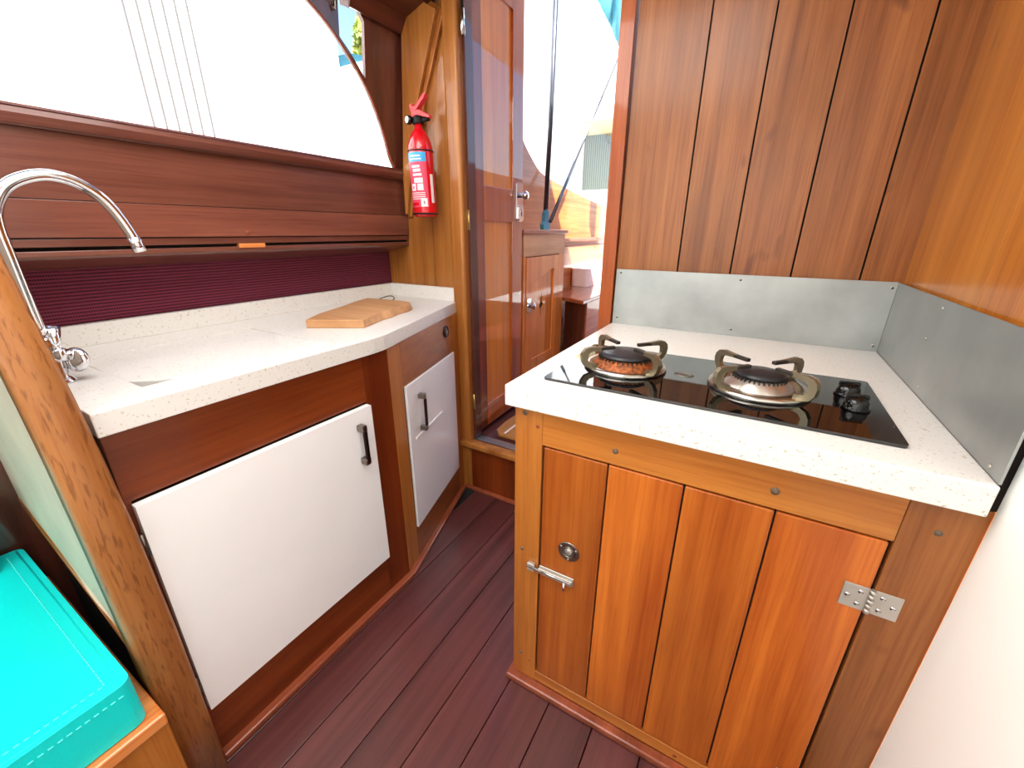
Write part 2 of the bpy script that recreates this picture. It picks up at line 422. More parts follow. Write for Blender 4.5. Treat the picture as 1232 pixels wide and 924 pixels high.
# bulkhead, starboard part (planks behind the hob)
m = MB(); sx = [(-.43, -.43), (-.229, -.232), (-.0765, -.079), (.0795, .079), (.2365, .2365), (.345, .345)]
for i, (a, b) in enumerate(zip(sx[:-1], sx[1:])):
    m.prism([(a[0]+.003, .85), (b[0]-.003, .85), (b[1]-.003, 2.05), (a[1]+.003, 2.05)], lambda u, v: (u, 1.455, v), (0, .02, 0), tone=[.45, .3, .62, .55, .35][i])
m.box((-.43, 1.468, 0), (.345, 1.49, 2.05), mat='void')
struct(m.build('wall_aft_starboard', 'back_v', bevel=.001), 'planked wood wall rising behind the hob', 'wall')
# starboard lining above the splashback
m = MB(); m.box((.328, .76, 0), (.35, 1.0, 2.05), tone=.7); m.box((.3278, 1.0, 0), (.35, 1.18, 2.05), tone=.45); m.box((.328, 1.18, 0), (.35, 1.47, 2.05), tone=.6)
struct(m.build('wall_starboard_wood', 'right_v', bevel=.0008), 'orange wood side wall right of the hob', 'wall')
m = MB(); m.box((.332, -1.2, 0), (.37, .727, 2.05))
struct(m.build('wall_starboard_cream', 'cream', bevel=.003), 'smooth cream painted wall beside the stove cabinet', 'wall')

m = MB(); m.box((.3215, .7285, .853), (.352, .7595, 2.05)); struct(m.build('trim_8', 'void'), 'dark gap strip at the front edge of the splashback', 'trim')
# port side: burgundy lining
m = MB(); m.box((-1.53, .15, 0), (-1.503, 1.45, 1.25)); m.box((-1.53, -1.2, 0), (-1.503, .1495, 1.25), mat='dark_z')  # dark forward length paints the shade behind the back cushion
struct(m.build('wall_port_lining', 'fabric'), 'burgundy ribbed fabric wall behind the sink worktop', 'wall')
# port side: leaning window wall with an arched window and a small added opening aft of it
def wx(z): return -1.365+.105*(z-1.43)
arch = [(1.412, 1.40), (1.403, 1.43), (1.368, 1.479), (1.338, 1.55), (1.309, 1.61), (1.254, 1.693), (1.187, 1.760), (1.126, 1.810), (1.064, 1.847), (.95, 1.895), (.80, 1.925), (.6, 1.94)]
arch_s = [(p.x, p.y) for p in smooth_pts([(a, b, 0) for a, b in arch], 4)]
main = arch_s + [(-.2, 1.94), (-.62, 1.90), (-.86, 1.78), (-.95, 1.6), (-.95, 1.40)]
small = [(1.152, 1.802), (1.187, 1.776), (1.225, 1.742), (1.254, 1.712), (1.257, 1.875), (1.21, 1.925), (1.152, 1.925)]
outer = [(-1.2, 1.36), (1.448, 1.36), (1.448, 2.05), (-1.2, 2.05)]
m = MB(); m.prism(outer, lambda u, v: (wx(v), u, v), (-.014, 0, 0), holes=[main, small], smooth_side=False)
struct(m.build('wall_port', 'dark_z'), 'dark varnished cabin side around the arched window', 'wall')
# window_1: frame bead + pane
wf = bpy.data.objects.new('window_1', None); COL.objects.link(wf); wf.location = (-1.36, .4, 1.43); struct(wf, 'large arched side window above the sink ledge', 'window')
def offset_in(pts, d):
    c = Vector((.25, 1.62)); out = []
    for p in pts:
        v = Vector(p)-c; out.append(tuple(Vector(p)-v.normalized()*d))
    return out
m = MB(); m.tube([(wx(v)-.002, u, v) for u, v in main], .0035, seg=8, closed=True); m.build('frame_bead', 'mould', wf)
m = MB(); m.prism(main, lambda u, v: (wx(v)-.005, u, v), (-.004, 0, 0)); m.build('pane', 'glass', wf)
w2 = bpy.data.objects.new('sky_reflection_opening', None); COL.objects.link(w2); w2.location = (-1.33, 1.2, 1.75); struct(w2, 'small added opening standing in for reflected sky beside the arched window', 'window')  # opening added in place of sky mirrored in the dark varnish
m = MB(); m.prism(small, lambda u, v: (wx(v)-.005, u, v), (-.004, 0, 0)); m.build('pane', 'glassc', w2)
m = MB(); m.tube([(wx(1.88)+.008, 1.133, 1.905), (wx(1.87)+.014, 1.133, 1.89), (wx(1.86)+.012, 1.133, 1.868), (wx(1.86)+.004, 1.130, 1.862)], .0035, seg=8)
m.box((wx(1.9), 1.128, 1.875), (wx(1.9)+.006, 1.138, 1.93)); m.build('catch', 'nickel', w2)

# ceiling and its corner beam
m = MB(); m.box((-1.36, -1.2, 2.05), (.37, 1.49, 2.08))
m.box((-1.36, 1.492, 2.05), (1.3, 1.52, 2.80), mat='cock_z')  # unseen upright panel added to keep sun out of the cockpit
struct(m.build('ceiling', 'ceil'), 'pale cabin ceiling', 'ceiling')
m = MB(); m.prism([(-1.335, 1.90), (-1.30, 1.885), (-1.27, 1.93), (-1.13, 1.975), (-.9, 1.99), (-.9, 2.05), (-1.335, 2.05)], lambda u, v: (u, 1.18, v), (0, .265, 0))
struct(m.build('trim_1', 'dark_y', bevel=.004), 'dark wood corner beam above the small opening', 'trim')

m = MB(); m.box((-1.53, -1.23, 0), (.37, -1.2, 2.08)); struct(m.build('wall_forward', 'cream'), 'plain forward bulkhead behind the viewer', 'wall')
# door posts, riser, sill
m = MB(); m.prism(rrect(-1.118, 1.418, -1.052, 1.485, .014), lambda u, v: (u, v, 0), (0, 0, 2.05))
m.prism([(-1.06, 1.452), (-1.04, 1.452), (-1.04, 1.50), (-1.06, 1.50)], lambda u, v: (u, v, .27), (0, 0, 1.78), mat='dark_z')
struct(m.build('trim_2', 'bulk_v'), 'rounded wood door post left of the open door', 'trim')
m = MB(); m.prism([(-.470, 0), (-.423, 0), (-.437, 2.05), (-.476, 2.05)], lambda u, v: (u, 1.436, v), (0, .06, 0))
struct(m.build('trim_3', 'post_r', bevel=.006, seg=3), 'reddish wood door post left of the planked wall', 'trim')
m = MB(); m.box((-1.05, 1.425, 0), (-.41, 1.445, .24), tone=.2)
struct(m.build('wall_step_riser', 'red_z'), 'dark red step riser under the doorway', 'wall')
m = MB(); m.box((-1.115, 1.402, .232), (-.43, 1.452, .262), tone=.8)
struct(m.build('trim_4', 'bulk_v', bevel=.009, seg=3), 'rounded wood nosing under the doorway threshold', 'trim')
m = MB(); m.box((-1.05, 1.452, .22), (-.43, 1.50, .264))
struct(m.build('trim_5', 'alu', bevel=.003), 'metal threshold strip across the doorway', 'trim')
m = MB(); m.box((-1.09, 1.405, 0), (-.43, 1.424, .016))
struct(m.build('baseboard_aft', 'mould', bevel=.004), 'thin skirting strip at the foot of the step', 'baseboard')
m = MB(); m.prism([(-.930, .19), (-.905, .19), (-.905, .853), (-1.075, 1.405), (-1.10, 1.405), (-.93, .85)], lambda u, v: (u, v, 0), (0, 0, .018))
struct(m.build('baseboard_port', 'mould', bevel=.004), 'thin red skirting strip along the sink cabinet', 'baseboard')
m = MB(); m.prism([(-.425, .703), (.335, .703), (.335, .73), (-.40, .73), (-.40, 1.42), (-.425, 1.42)], lambda u, v: (u, v, 0), (0, 0, .02))
struct(m.build('baseboard_starboard', 'mould', bevel=.005), 'reddish quarter-round strip at the foot of the stove cabinet', 'baseboard')

# ================================================================== ledge locker under the window
t = thing('ledge_locker', 'long dark wood locker box under the arched window above the burgundy fabric', 'locker', (-1.40, .1, 1.13))
y0, y1 = -1.15, 1.447
m = MB(); m.prism([(-1.365, 1.405), (-1.348, 1.405), (-1.342, 1.425), (-1.348, 1.440), (-1.362, 1.446), (-1.45, 1.446), (-1.45, 1.405)], lambda u, v: (u, y0, v), (0, y1-y0, 0), tone=.6)
m.build('nosing', 'ledge', t, bevel=.004)
m = MB(); m.box((-1.384, y0, 1.2675), (-1.365, y1, 1.405), tone=.35); m.box((-1.384, y0, 1.188), (-1.366, y1, 1.2665), tone=.85)
m.build('front_panel', 'ledge', t, bevel=.0015)
m = MB(); m.box((-1.384, y0, 1.168), (-1.370, y1, 1.186), tone=.4); m.build('batten', 'ledge', t, bevel=.002)
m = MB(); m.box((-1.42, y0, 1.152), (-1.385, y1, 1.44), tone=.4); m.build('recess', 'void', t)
m = MB(); m.prism([(-1.50, 1.16), (-1.372, 1.16), (-1.370, 1.148), (-1.378, 1.142), (-1.50, 1.112)], lambda u, v: (u, y0, v), (0, y1-y0, 0), tone=.25)
m.build('bottom_board', 'ledge', t, bevel=.002)
m = MB(); m.box((-1.385, .72, 1.155), (-1.368, .80, 1.168)); m.build('latch_block', 'cock_y', t, bevel=.002)
m = MB(); m.lathe([(.005, 0), (.005, .003), (0, .005)], (-1.366, .75, 1.20), (1, 0, 0), seg=12); m.build('screw_cover', 'mould', t)

# ================================================================== bracket and extinguisher on the bulkhead
t = thing('hanging_knee', 'tapering wood knee bracket behind the red fire extinguisher', 'bracket', (-1.25, 1.42, 1.28))
m = MB(); m.prism([(-1.300, 1.975), (-1.262, 1.982), (-1.193, 1.962), (-1.135, 1.930), (-1.199, 1.773), (-1.235, 1.689), (-1.279, 1.504), (-1.316, 1.376), (-1.340, 1.272), (-1.350, 1.272), (-1.348, 1.408), (-1.330, 1.572), (-1.302, 1.88)], lambda u, v: (u, 1.416, v), (0, .016, 0), tone=.7)
m.build('face_board', 'bulk_v', t, bevel=.002)
m = MB(); m.prism([(-1.300, 1.98), (-1.20, 1.985), (-1.112, 1.930), (-1.180, 1.773), (-1.220, 1.689), (-1.266, 1.504), (-1.304, 1.376), (-1.334, 1.262), (-1.352, 1.262), (-1.350, 1.408), (-1.332, 1.572), (-1.304, 1.88)], lambda u, v: (u, 1.4335, v), (0, .0155, 0), tone=.9)
m.build('back_board', 'bulk_v', t, bevel=.003)

t = thing('fire_extinguisher', 'small red fire extinguisher with a blue band label hanging on the bulkhead', 'fire extinguisher', (-1.225, 1.365, 1.26))
C = Vector((-1.192, 1.366, 1.257)); R0 = .0465
lean = Vector((-.03, 0, 1)).normalized()
m = MB(); m.lathe([(.0, .0), (R0*.8, .0), (R0*.97, .006), (R0, .016), (R0, .236), (R0*.97, .252), (R0*.86, .270), (R0*.66, .288), (R0*.48, .300), (.015, .308), (.015, .328), (0, .328)], C, lean, seg=48)
m.build('cylinder', 'red', t)
def band(z0, z1, a0, a1, mat, r=R0+.0006, n=18, nm='label', par=t):
    q = lean.to_track_quat('Z', 'Y').to_matrix(); m = MB(); vs = []; fs = []
    for i in range(n+1):
        a = math.radians(a0+(a1-a0)*i/n)
        d = Vector((math.cos(a), math.sin(a), 0)); d = (d-lean*d.dot(lean)).normalized()
        for z in (z0, z1):
            vs.append(C+lean*z+d*r)
    for i in range(n): fs.append((2*i, 2*i+2, 2*i+3, 2*i+1))
    m.add(vs, fs, .5, True); return m.build(nm, mat, par)
lab = band(.035, .222, -138, -28, 'lpink', nm='label'); lab['label'] = 'printed paper label with blue head band'
def sb(z0, z1, a0, a1, mat, nm, k=1): return band(z0, z1, a0, a1, mat, r=R0+.0006+.0005*k, n=8, nm=nm, par=lab)
sb(.192, .224, -138, -28, 'lblue', 'blue_band')
for i, (z0, z1, a0, a1) in enumerate([(.172, .180, -100, -60), (.158, .168, -96, -58), (.144, .152, -98, -54), (.120, .137, -93, -50)]): sb(z0, z1, a0, a1, 'lwhite', 'text_line')
for i in range(4): sb(.084-.007*i, .0865-.007*i, -118, -44, 'lwhite', 'text_line')
sb(.093, .117, -112, -86, 'lwhite', 'pictogram'); sb(.094, .117, -78, -50, 'lwhite', 'pictogram'); sb(.036, .066, -66, -36, 'lwhite', 'pictogram')
sb(.099, .110, -103, -95, 'lpink', 'pictogram_mark', 2); sb(.045, .057, -55, -47, 'nickel', 'pictogram_mark', 2)
sb(.040, .052, -115, -78, 'red', 'text_block', 2)
sb(.199, .203, -112, -50, 'lwhite', 'text_line', 2); sb(.209, .214, -105, -55, 'lwhite', 'text_line', 2)
l2 = band(.050, .150, -14, 3, 'lwhite', nm='side_sticker')
m = MB(); hd = C+lean*.322
m.lathe([(.020, 0), (.022, .004), (.022, .022), (.014, .027), (0, .027)], hd, lean, seg=20)
m.tube([hd+Vector((0, 0, .012)), hd+Vector((.045, .01, .016))], .008, seg=12); m.build('valve_head', 'blackm', t)
m = MB(); m.lathe([(.0, 0), (.015, 0), (.015, .014), (0, .015)], hd+Vector((-.020, -.020, .012)), (-.25, -.95, 0), seg=24); g = m.build('pressure_gauge', 'black', t)
m = MB(); m.lathe([(.012, 0), (.011, .001), (0, .001)], hd+Vector((-.020, -.020, .012))+Vector((-.25, -.95, 0)).normalized()*.0152, (-.25, -.95, 0), seg=24); m.build('gauge_face', 'lwhite', g)
m = MB(); m.prism([(-.022, .024), (.000, .030), (.060, .016), (.062, .021), (.012, .046), (-.012, .050), (-.024, .068), (-.031, .064)], lambda u, v: (hd.x+u, hd.y-.008, hd.z+v), (0, .016, 0)); m.build('carry_lever', 'redp', t, bevel=.002)
m = MB(); m.prism([(-.012, .044), (.000, .044), (.042, .079), (.046, .091), (.038, .090), (-.002, .060), (-.016, .056)], lambda u, v: (hd.x+u, hd.y-.009, hd.z+v), (0, .018, 0)); m.build('trigger_lever', 'redp', t, bevel=.002)
m = MB(); m.tube([C+lean*.232+Vector(((R0+.001)*math.cos(a), (R0+.001)*math.sin(a), 0)) for a in [2*PI*i/32 for i in range(32)]], .0025, seg=8, closed=True)
m.box((-1.262, 1.366, 1.487), (-1.23, 1.37, 1.493)); m.build('strap', 'blackm', t)
m = MB(); m.box((-1.258, 1.40, 1.30), (-1.236, 1.4498, 1.44)); m.tube([C+lean*.012+Vector(((R0+.002)*math.cos(a), (R0+.002)*math.sin(a), 0)) for a in [2*PI*i/32 for i in range(32)]], .003, seg=8, closed=True)
m.build('wall_bracket', 'blackm', t)

# ================================================================== sink worktop
Z = .92
t = thing('sink_worktop', 'white speckled worktop with upstands and sink below the window', 'worktop', (-1.2, .75, .875))
HX0, HX1, HY0, HY1 = -1.335, -.992, .284, .682
out = [(-1.50, .186), (-.912, .186), (-.912, .79), (-.916, .83), (-.926, .865), (-1.112, 1.447), (-1.50, 1.447)]
m = MB(); m.prism(out, lambda u, v: (u, v, Z-.045), (0, 0, .045), holes=[[(HX0, HY0), (HX1, HY0), (HX1, HY1), (HX0, HY1)]]); m.build('slab', 'quartz', t, bevel=.002)
m = MB(); m.box((-1.50, .186, Z), (-1.481, 1.447, Z+.056)); m.box((-1.481, 1.428, Z), (-1.116, 1.447, Z+.056)); m.build('upstand', 'quartz', t, bevel=.0015)
m = MB(); th = .006
m.box((HX0-th, HY0-th, Z-.19), (HX1+th, HY1+th, Z-.18)); m.box((HX0-th, HY0-th, Z-.18), (HX0, HY1+th, Z-.045)); m.box((HX1, HY0-th, Z-.18), (HX1+th, HY1+th, Z-.045))
m.box((HX0, HY0-th, Z-.18), (HX1, HY0, Z-.045)); m.box((HX0, HY1, Z-.18), (HX1, HY1+th, Z-.045)); m.build('sink_bowl', 'sinkw', t)
g = .0018
m = MB(); m.prism([(HX0+g, HY0+g), (-1.062, HY0+g), (-1.05, .293), (-1.02, .318), (-1.0, .345), (HX1-g, .366), (HX1-g, HY1-g), (HX0+g, HY1-g)], lambda u, v: (u, v, Z-.020), (0, 0, .0195)); t2 = tag(m.build('sink_lid', 'quartz', t, bevel=.001), 'flush lid with a cut finger corner')
for a, b in (((-1.33, .285), (-1.33, .68)), ((-1.0, .40), (-1.0, .68))): MB().box((a[0]-.006, a[1], Z-.045), (b[0]+.006, b[1], Z-.0215)).build('support_strip', 'sinkw', t)

# faucet
t = thing('faucet', 'tall chrome swan-neck faucet beside the sink lid', 'faucet', (-1.165, .235, Z))
fx, fy = -1.16, .213
m = MB(); m.lathe([(.026, 0), (.026, .004), (.021, .010), (.019, .014), (.019, .075), (.016, .088), (.0125, .094)], (fx, fy, Z), seg=32); m.build('body', 'chrome', t)
arc = [(fx, fy+a_, z_) for a_, z_ in ((0, 1.01), (0, 1.15), (0, 1.205), (.006, 1.24), (.028, 1.275), (.060, 1.294), (.093, 1.299), (.126, 1.288), (.155, 1.262), (.173, 1.228), (.184, 1.195), (.191, 1.163))]
ap = smooth_pts(arc, 5)
m = MB(); m.tube(ap, .0105, seg=24); m.build('spout', 'chrome', t)
e1 = Vector(ap[-1]); e0 = Vector(ap[-6]); dd = (e1-e0).normalized()
m = MB(); m.tube([e1-dd*.028, e1+dd*.001], .0118, seg=24); m.lathe([(.0095, 0), (.0095, .0006), (0, .0006)], e1+dd*.001, dd, seg=24, mat='blackm'); m.build('aerator', 'chrome', t)
m = MB(); pc = Vector((fx+.01, fy+.008, Z+.058)); ax = Vector((.75, .66, .0)).normalized()
m.lathe([(.012, 0), (.013, .014), (.011, .018)], pc, ax, seg=20)
m.tube([pc+ax*.0, pc+Vector((-.012, .012, .052))], [.009, .011], seg=16); m.build('lever_hub', 'chrome', t)
m = MB(); c2 = Vector((-1.150, .246, .962)); ring = []
prof = [(.0245*math.sin(PI*i/12), -.014*math.cos(PI*i/12)) for i in range(13)]
m.lathe(prof, c2, (.5, -.85, .15), seg=32); m.build('lever_paddle', 'chrome', t)

# cutting board
t = thing('cutting_board', 'rustic wood cutting board with a wavy live edge on the sink worktop', 'cutting board', (-1.2, 1.0, Z))
bp = [(-1.187, .772), (-1.035, .865), (-1.058, .93), (-1.078, .985), (-1.082, 1.03), (-1.105, 1.085), (-1.112, 1.14), (-1.128, 1.18), (-1.150, 1.205), (-1.20, 1.212), (-1.30, 1.20), (-1.378, 1.185), (-1.36, 1.12), (-1.322, 1.03), (-1.295, .965), (-1.245, .85)]
lower = bp
cen = Vector((-1.2, 1.0))
uppr = []
for i, (a, b) in enumerate(bp):
    v = Vector((a, b))-cen; k = .0 if i in (0, 1) else .011; uppr.append(tuple(Vector((a, b))-v.normalized()*k))
m = MB(); n = len(bp)
vs = [(a, b, Z+.0002) for a, b in lower]+[(a, b, Z+.027) for a, b in uppr]
fs = [tuple(reversed(range(n))), tuple(range(n, 2*n))]+[(i, (i+1) % n, (i+1) % n+n, i+n) for i in range(n)]
m.add(vs, fs, .5); m.build('board', 'board', t, bevel=.0025)
m = MB(); m.tube(smooth_pts([(-1.335, 1.196, Z+.014), (-1.34, 1.215, Z+.020), (-1.32, 1.235, Z+.030), (-1.29, 1.235, Z+.034), (-1.262, 1.222, Z+.028), (-1.268, 1.203, Z+.016)], 4), .002, seg=8); m.build('hanging_loop', 'twine', t)

# ================================================================== sink cabinet
t = thing('sink_cabinet', 'angled reddish wood cabinet with white doors under the sink worktop', 'cabinet', (-1.15, .7, 0))
XF = -.928
K = Vector((XF, .85, 0)); E_ = Vector((-1.10, 1.424, 0)); dv = (E_-K).normalized(); nv = Vector((dv.y, -dv.x, 0)); LA = (E_-K).length
m = MB(); m.prism([(-1.49, .19), (XF-.018, .19), (XF-.018, .846), (-1.116, 1.42), (-1.118, 1.445), (-1.49, 1.445)], lambda u, v: (u, v, .0), (0, 0, .69)); m.build('carcass', 'red_z', t)
# long face frame
MB().box((XF-.018, .19, .0), (XF, .752, .165), tone=.55).build('rail', 'red_y', t, bevel=.001); MB().box((XF-.018, .19, .735), (XF, .752, .875), tone=.35).build('rail', 'red_y', t, bevel=.001)
MB().box((XF-.018, .7525, 0), (XF, .848, .875), tone=.25).build('stile', 'red_z', t, bevel=.001); MB().box((XF-.018, .19, .165), (XF, .2, .735)).build('stile', 'red_z', t, bevel=.001)
def ap_(s, z, o=0): p = K+dv*s+nv*o; return Vector((p.x, p.y, z))
MB().obox(ap_(0, 0, -.018), dv*.075, nv*.018, (0, 0, .875), tone=.6).build('angled_stile', 'stove_fz', t, bevel=.001); m = MB(); m.obox(ap_(LA-.065, 0, -.018), dv*.065, nv*.018, (0, 0, .875), tone=.05); m.build('angled_stile', 'stove_fz', t, bevel=.001)
M['angfr'] = wood('angled_frame', '#b06a30', '#87461a', 'y', tonevar=.1, coat=.4)
MB().obox(ap_(.0755, .72, -.018), dv*(LA-.141), nv*.018, (0, 0, .155), tone=.5).build('angled_rail', 'angfr', t, bevel=.001); m = MB(); m.obox(ap_(.0755, 0, -.018), dv*(LA-.141), nv*.018, (0, 0, .145), tone=.4); m.build('angled_rail', 'angfr', t, bevel=.001)
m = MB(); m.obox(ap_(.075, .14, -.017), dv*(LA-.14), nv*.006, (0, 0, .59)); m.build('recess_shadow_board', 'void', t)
# doors
def pull(par, top, bot, n, along):
    """bow handle: two feet, a dark grip"""
    top, bot, n, along = map(Vector, (top, bot, n, along))
    d = bot-top
    m = MB(); m.obox(top-along*.0065+n*.019+d*.13, along*.013, n*.009, d*.74); h = tag(m.build('handle', 'darkgrip', par, bevel=.003), 'dark bow handle with nickel feet')
    MB().obox(top-along*.009, along*.018, n*.026, Vector((0, 0, -.020))).build('handle_foot', 'nickel', h, bevel=.003)
    MB().obox(bot-along*.009, along*.018, n*.026, Vector((0, 0, .020))).build('handle_foot', 'nickel', h, bevel=.003)
m = MB(); m.prism(rrect(.198, .172, .750, .730, .002), lambda u, v: (XF+.001, u, v), (.018, 0, 0)); d1 = tag(m.build('door', 'white', t, bevel=.0015), 'wide white door')
pull(d1, (XF+.019, .698, .690), (XF+.019, .698, .565), (1, 0, 0), (0, 1, 0))
MB().tube([(XF+.012, .1935, .62), (XF+.012, .1935, .67)], .004, seg=10).build('hinge', 'nickel', d1); m = MB(); m.tube([(XF+.012, .1935, .235), (XF+.012, .1935, .28)], .004, seg=10); m.build('hinge', 'nickel', d1)
m = MB(); m.obox(ap_(.088, .146, -.006), dv*.440, nv*.010, (0, 0, .572)); d2 = tag(m.build('door', 'white', t, bevel=.0015), 'narrow white door on the angled face')
a0 = ap_(.172, .665, .004); b0 = ap_(.172, .520, .004); pull(d2, a0, b0, nv, dv)
m = MB(); m.obox(ap_(.125, .500, .004), dv*.24, nv*.0035, (0, 0, .010)); m.build('ledge_strip', 'white', d2, bevel=.001)
m = MB(); cc = ap_(.455, .823, 0)
m.lathe([(.024, 0), (.024, .004), (.020, .006), (.018, .002), (0, .002)], cc, nv, seg=28); v_ = m.build('socket', 'black', t)
m = MB(); m.obox(cc+nv*.002-dv*.015+Vector((0, 0, -.002)), dv*.03, nv*.004, (0, 0, .004)); m.obox(cc+nv*.002-dv*.002+Vector((0, 0, -.015)), dv*.004, nv*.004, (0, 0, .03))
m.tube([cc+nv*.005+dv*.010*math.cos(a)+Vector((0, 0, .010*math.sin(a))) for a in [2*PI*i/20 for i in range(20)]], .0012, seg=6, closed=True); m.build('socket_spokes', 'nickel', v_)

# ================================================================== partition panel with its wood post, seat
t = thing('end_partition', 'pale green partition panel with a thick brown wood post at the left', 'partition', (-1.1, .15, 0))
def px_(z): return -.893-.00 if z < .9 else -.893-.05*((z-.9)/.35)**1.3
zs = [0, .2, .45, .7, .85, .95, 1.05, 1.12, 1.2, 1.3, 1.4]
yl = lambda z: .122-.006*max(0, (z-.8)/.4)
yr = lambda z: .190-.012*min(1, max(0, (z-.6)/.3))-.014*min(1, max(0, (z-.9)/.3))
prof = [(-.035, 0), (-.035, .2), (-.006, .5)]
m = MB(); vs = []; fs = []; NS = 12
for z in zs:
    x = px_(z); a, b = yl(z), yr(z); r = .005
    ring = [(x-.05, a), (x-r, a), (x-.003, a+.003), (x, a+r), (x, b-r), (x-.003, b-.003), (x-r, b), (x-.05, b)]
    vs += [(p[0], p[1], z) for p in ring]
k = 8
for i in range(len(zs)-1):
    for q in range(k):
        q2 = (q+1) % k; fs.append((i*k+q, i*k+q2, (i+1)*k+q2, (i+1)*k+q))
fs.append(tuple(reversed(range(k)))); fs.append(tuple(range((len(zs)-1)*k, len(zs)*k)))
m.add(vs, fs, .5, True); tag(m.build('post', 'post', t), 'thick coarse-grained wood post')
m = MB(); m.prism([(-.94, .40), (-.94, 1.22), (-1.495, 1.36), (-1.495, .58), (-1.10, .47)], lambda u, v: (u, .132, v), (0, .022, 0)); m.build('panel', 'olive', t, bevel=.008)
m = MB(); m.prism([(-.94, .372), (-.94, .40), (-1.10, .47), (-1.495, .58), (-1.495, .555), (-1.10, .445)], lambda u, v: (u, .130, v), (0, .026, 0)); m.build('panel_edge', 'bulk_v', t, bevel=.003)
m = MB(); m.box((-1.495, .150, 0), (-.95, .18, .46)); m.build('shade_board', 'void', t)  # dark board painting the shade in the gap under the panel

t = thing('storage_box', 'varnished wood seat box under the turquoise cushion', 'storage box', (-1.1, -.2, 0))
m = MB(); m.box((-1.49, -.9, 0), (-.835, .118, .318), tone=.4); m.build('box_front', 'stove_fz', t, bevel=.002)
m = MB(); m.box((-1.49, -.9, .318), (-.826, .118, .345), tone=.7); m.build('top_edge', 'cock_y', t, bevel=.004)
t = thing('seat_cushion', 'bright turquoise stitched vinyl seat cushion', 'cushion', (-1.1, -.2, .346))
M_ = MB(); cu0, cu1 = (-1.49, -.85, .347), (-.842, .100, .452)
M_.prism(rrect(cu0[0], cu0[1], cu1[0], cu1[1], .02, 6), lambda u, v: (u, v, cu0[2]), (0, 0, cu1[2]-cu0[2])); M_.build('cover', 'teal', t, bevel=.014, seg=5, angle=60)
def stitch(pts, nm, par, r=.0010):
    m = MB(); P = [Vector(p) for p in pts]
    for a, b in zip(P[:-1], P[1:]):
        L_ = (b-a).length; n_ = int(L_/.011)
        for i in range(n_): m.tube([a+(b-a)*((i+.15)/n_), a+(b-a)*((i+.75)/n_)], r, seg=5)
    return m.build(nm, 'thread', par)
zt = cu1[2]+.0003
m = MB(); m.tube([(-.852, -.84, zt-.002), (-.852, .088, zt-.002), (-1.48, .088, zt-.002)], .0028, seg=8); m.build('seam', 'teal', t)
tag(stitch([(-.868, -.80, zt), (-.868, .070, zt), (-1.47, .070, zt)], 'stitching', t), 'paler stitching line')
stitch([(-.8415, -.80, zt-.022), (-.8415, .085, zt-.022)], 'stitching', t)
t = thing('back_cushion', 'turquoise back cushion at the far left edge', 'cushion', (-1.45, -.3, .455))
m = MB(); m.prism(rrect(-1.49, -.85, -1.40, .052, .02, 5), lambda u, v: (u, v, .456), (0, 0, .20)); m.build('cover', 'teal', t, bevel=.02, seg=4, angle=60)

# ================================================================== stove cabinet
YF = .728
t = thing('stove_cabinet', 'orange wood cabinet with a four-plank door under the hob', 'cabinet', (0, 1.05, 0))
m = MB(); m.box((-.410, YF+.022, 0), (.326, 1.425, .849)); m.build('carcass', 'red_z', t)
m = MB(); m.box((-.413, YF, .0), (-.345, YF+.022, .852), tone=.45); tag(m.build('stile', 'stove_fz', t, bevel=.0012), 'left upright of the face frame')
m = MB(); m.box((.2495, YF, 0), (.334, YF+.022, .852), tone=.15); m.build('stile', 'back_v', t, bevel=.0012)
MB().box((-.3448, YF, .766), (.249, YF+.022, .852), tone=.5).build('rail', 'stove_fx', t, bevel=.0012); m = MB(); m.box((-.3448, YF, .02), (.249, YF+.022, .054), tone=.85); m.build('rail', 'stove_fx', t, bevel=.0012)
m = MB(); m.box((-.347, YF+.012, .05), (.25, YF+.0219, .77)); m.build('door_recess', 'void', t)
m = MB(); px0 = [(-.3405, -.1975), (-.1945, -.0515), (-.0485, .0945), (.0975, .2450)]
for (a, b), tn in zip(px0, (.05, .75, .45, .68)): m.box((a, YF+.0008, .0575), (b, YF+.018, .7615), tone=tn)
m.box((-.340, YF+.008, .058), (.2445, YF+.0175, .761), mat='void')
d = m.build('door', 'stove_v', t, bevel=.0022)
# ring pull
rc = Vector((-.268, YF, .508)); ax = (0, -1, 0)
m = MB(); m.lathe([(.026, 0), (.026, .0012), (.0245, .0022), (.017, .0022), (.015, .0008), (0, .0004)], rc, ax, seg=40); rp = m.build('ring_pull', 'nickel', d)
m = MB(); m.tube([rc+Vector((.0135*math.cos(a), -.003, .0135*math.sin(a))) for a in [2*PI*i/30 for i in range(30)]], .0016, seg=8, closed=True); m.lathe([(.010, 0), (.009, .002), (0, .0028)], rc+Vector((0, -.0005, 0)), ax, seg=24, mat='hinge')
for a in (150, 30, 270): m.lathe([(.0028, 0), (.0015, .0012), (0, .0012)], rc+Vector((.0208*math.cos(math.radians(a)), -.0022, .0208*math.sin(math.radians(a)))), ax, seg=10, mat='hinge')
m.build('ring', 'nickel', rp)
# slide bolt
m = MB(); m.box((-.341, YF-.003, .4115), (-.250, YF, .4345)); m.box((-.341, YF-.010, .416), (-.252, YF-.003, .430)); bt = tag(m.build('slide_bolt', 'hinge', d, bevel=.0015), 'bright metal slide bolt')
m = MB(); m.tube([(-.372, YF-.007, .423), (-.255, YF-.007, .423)], .0045, seg=12); m.tube([(-.272, YF-.008, .419), (-.270, YF-.016, .402)], .003, seg=10); m.build('bolt_rod', 'chrome', bt)
m = MB(); m.box((-.371, YF-.011, .413), (-.352, YF, .434)); m.build('bolt_keeper', 'hinge', t, bevel=.0015)
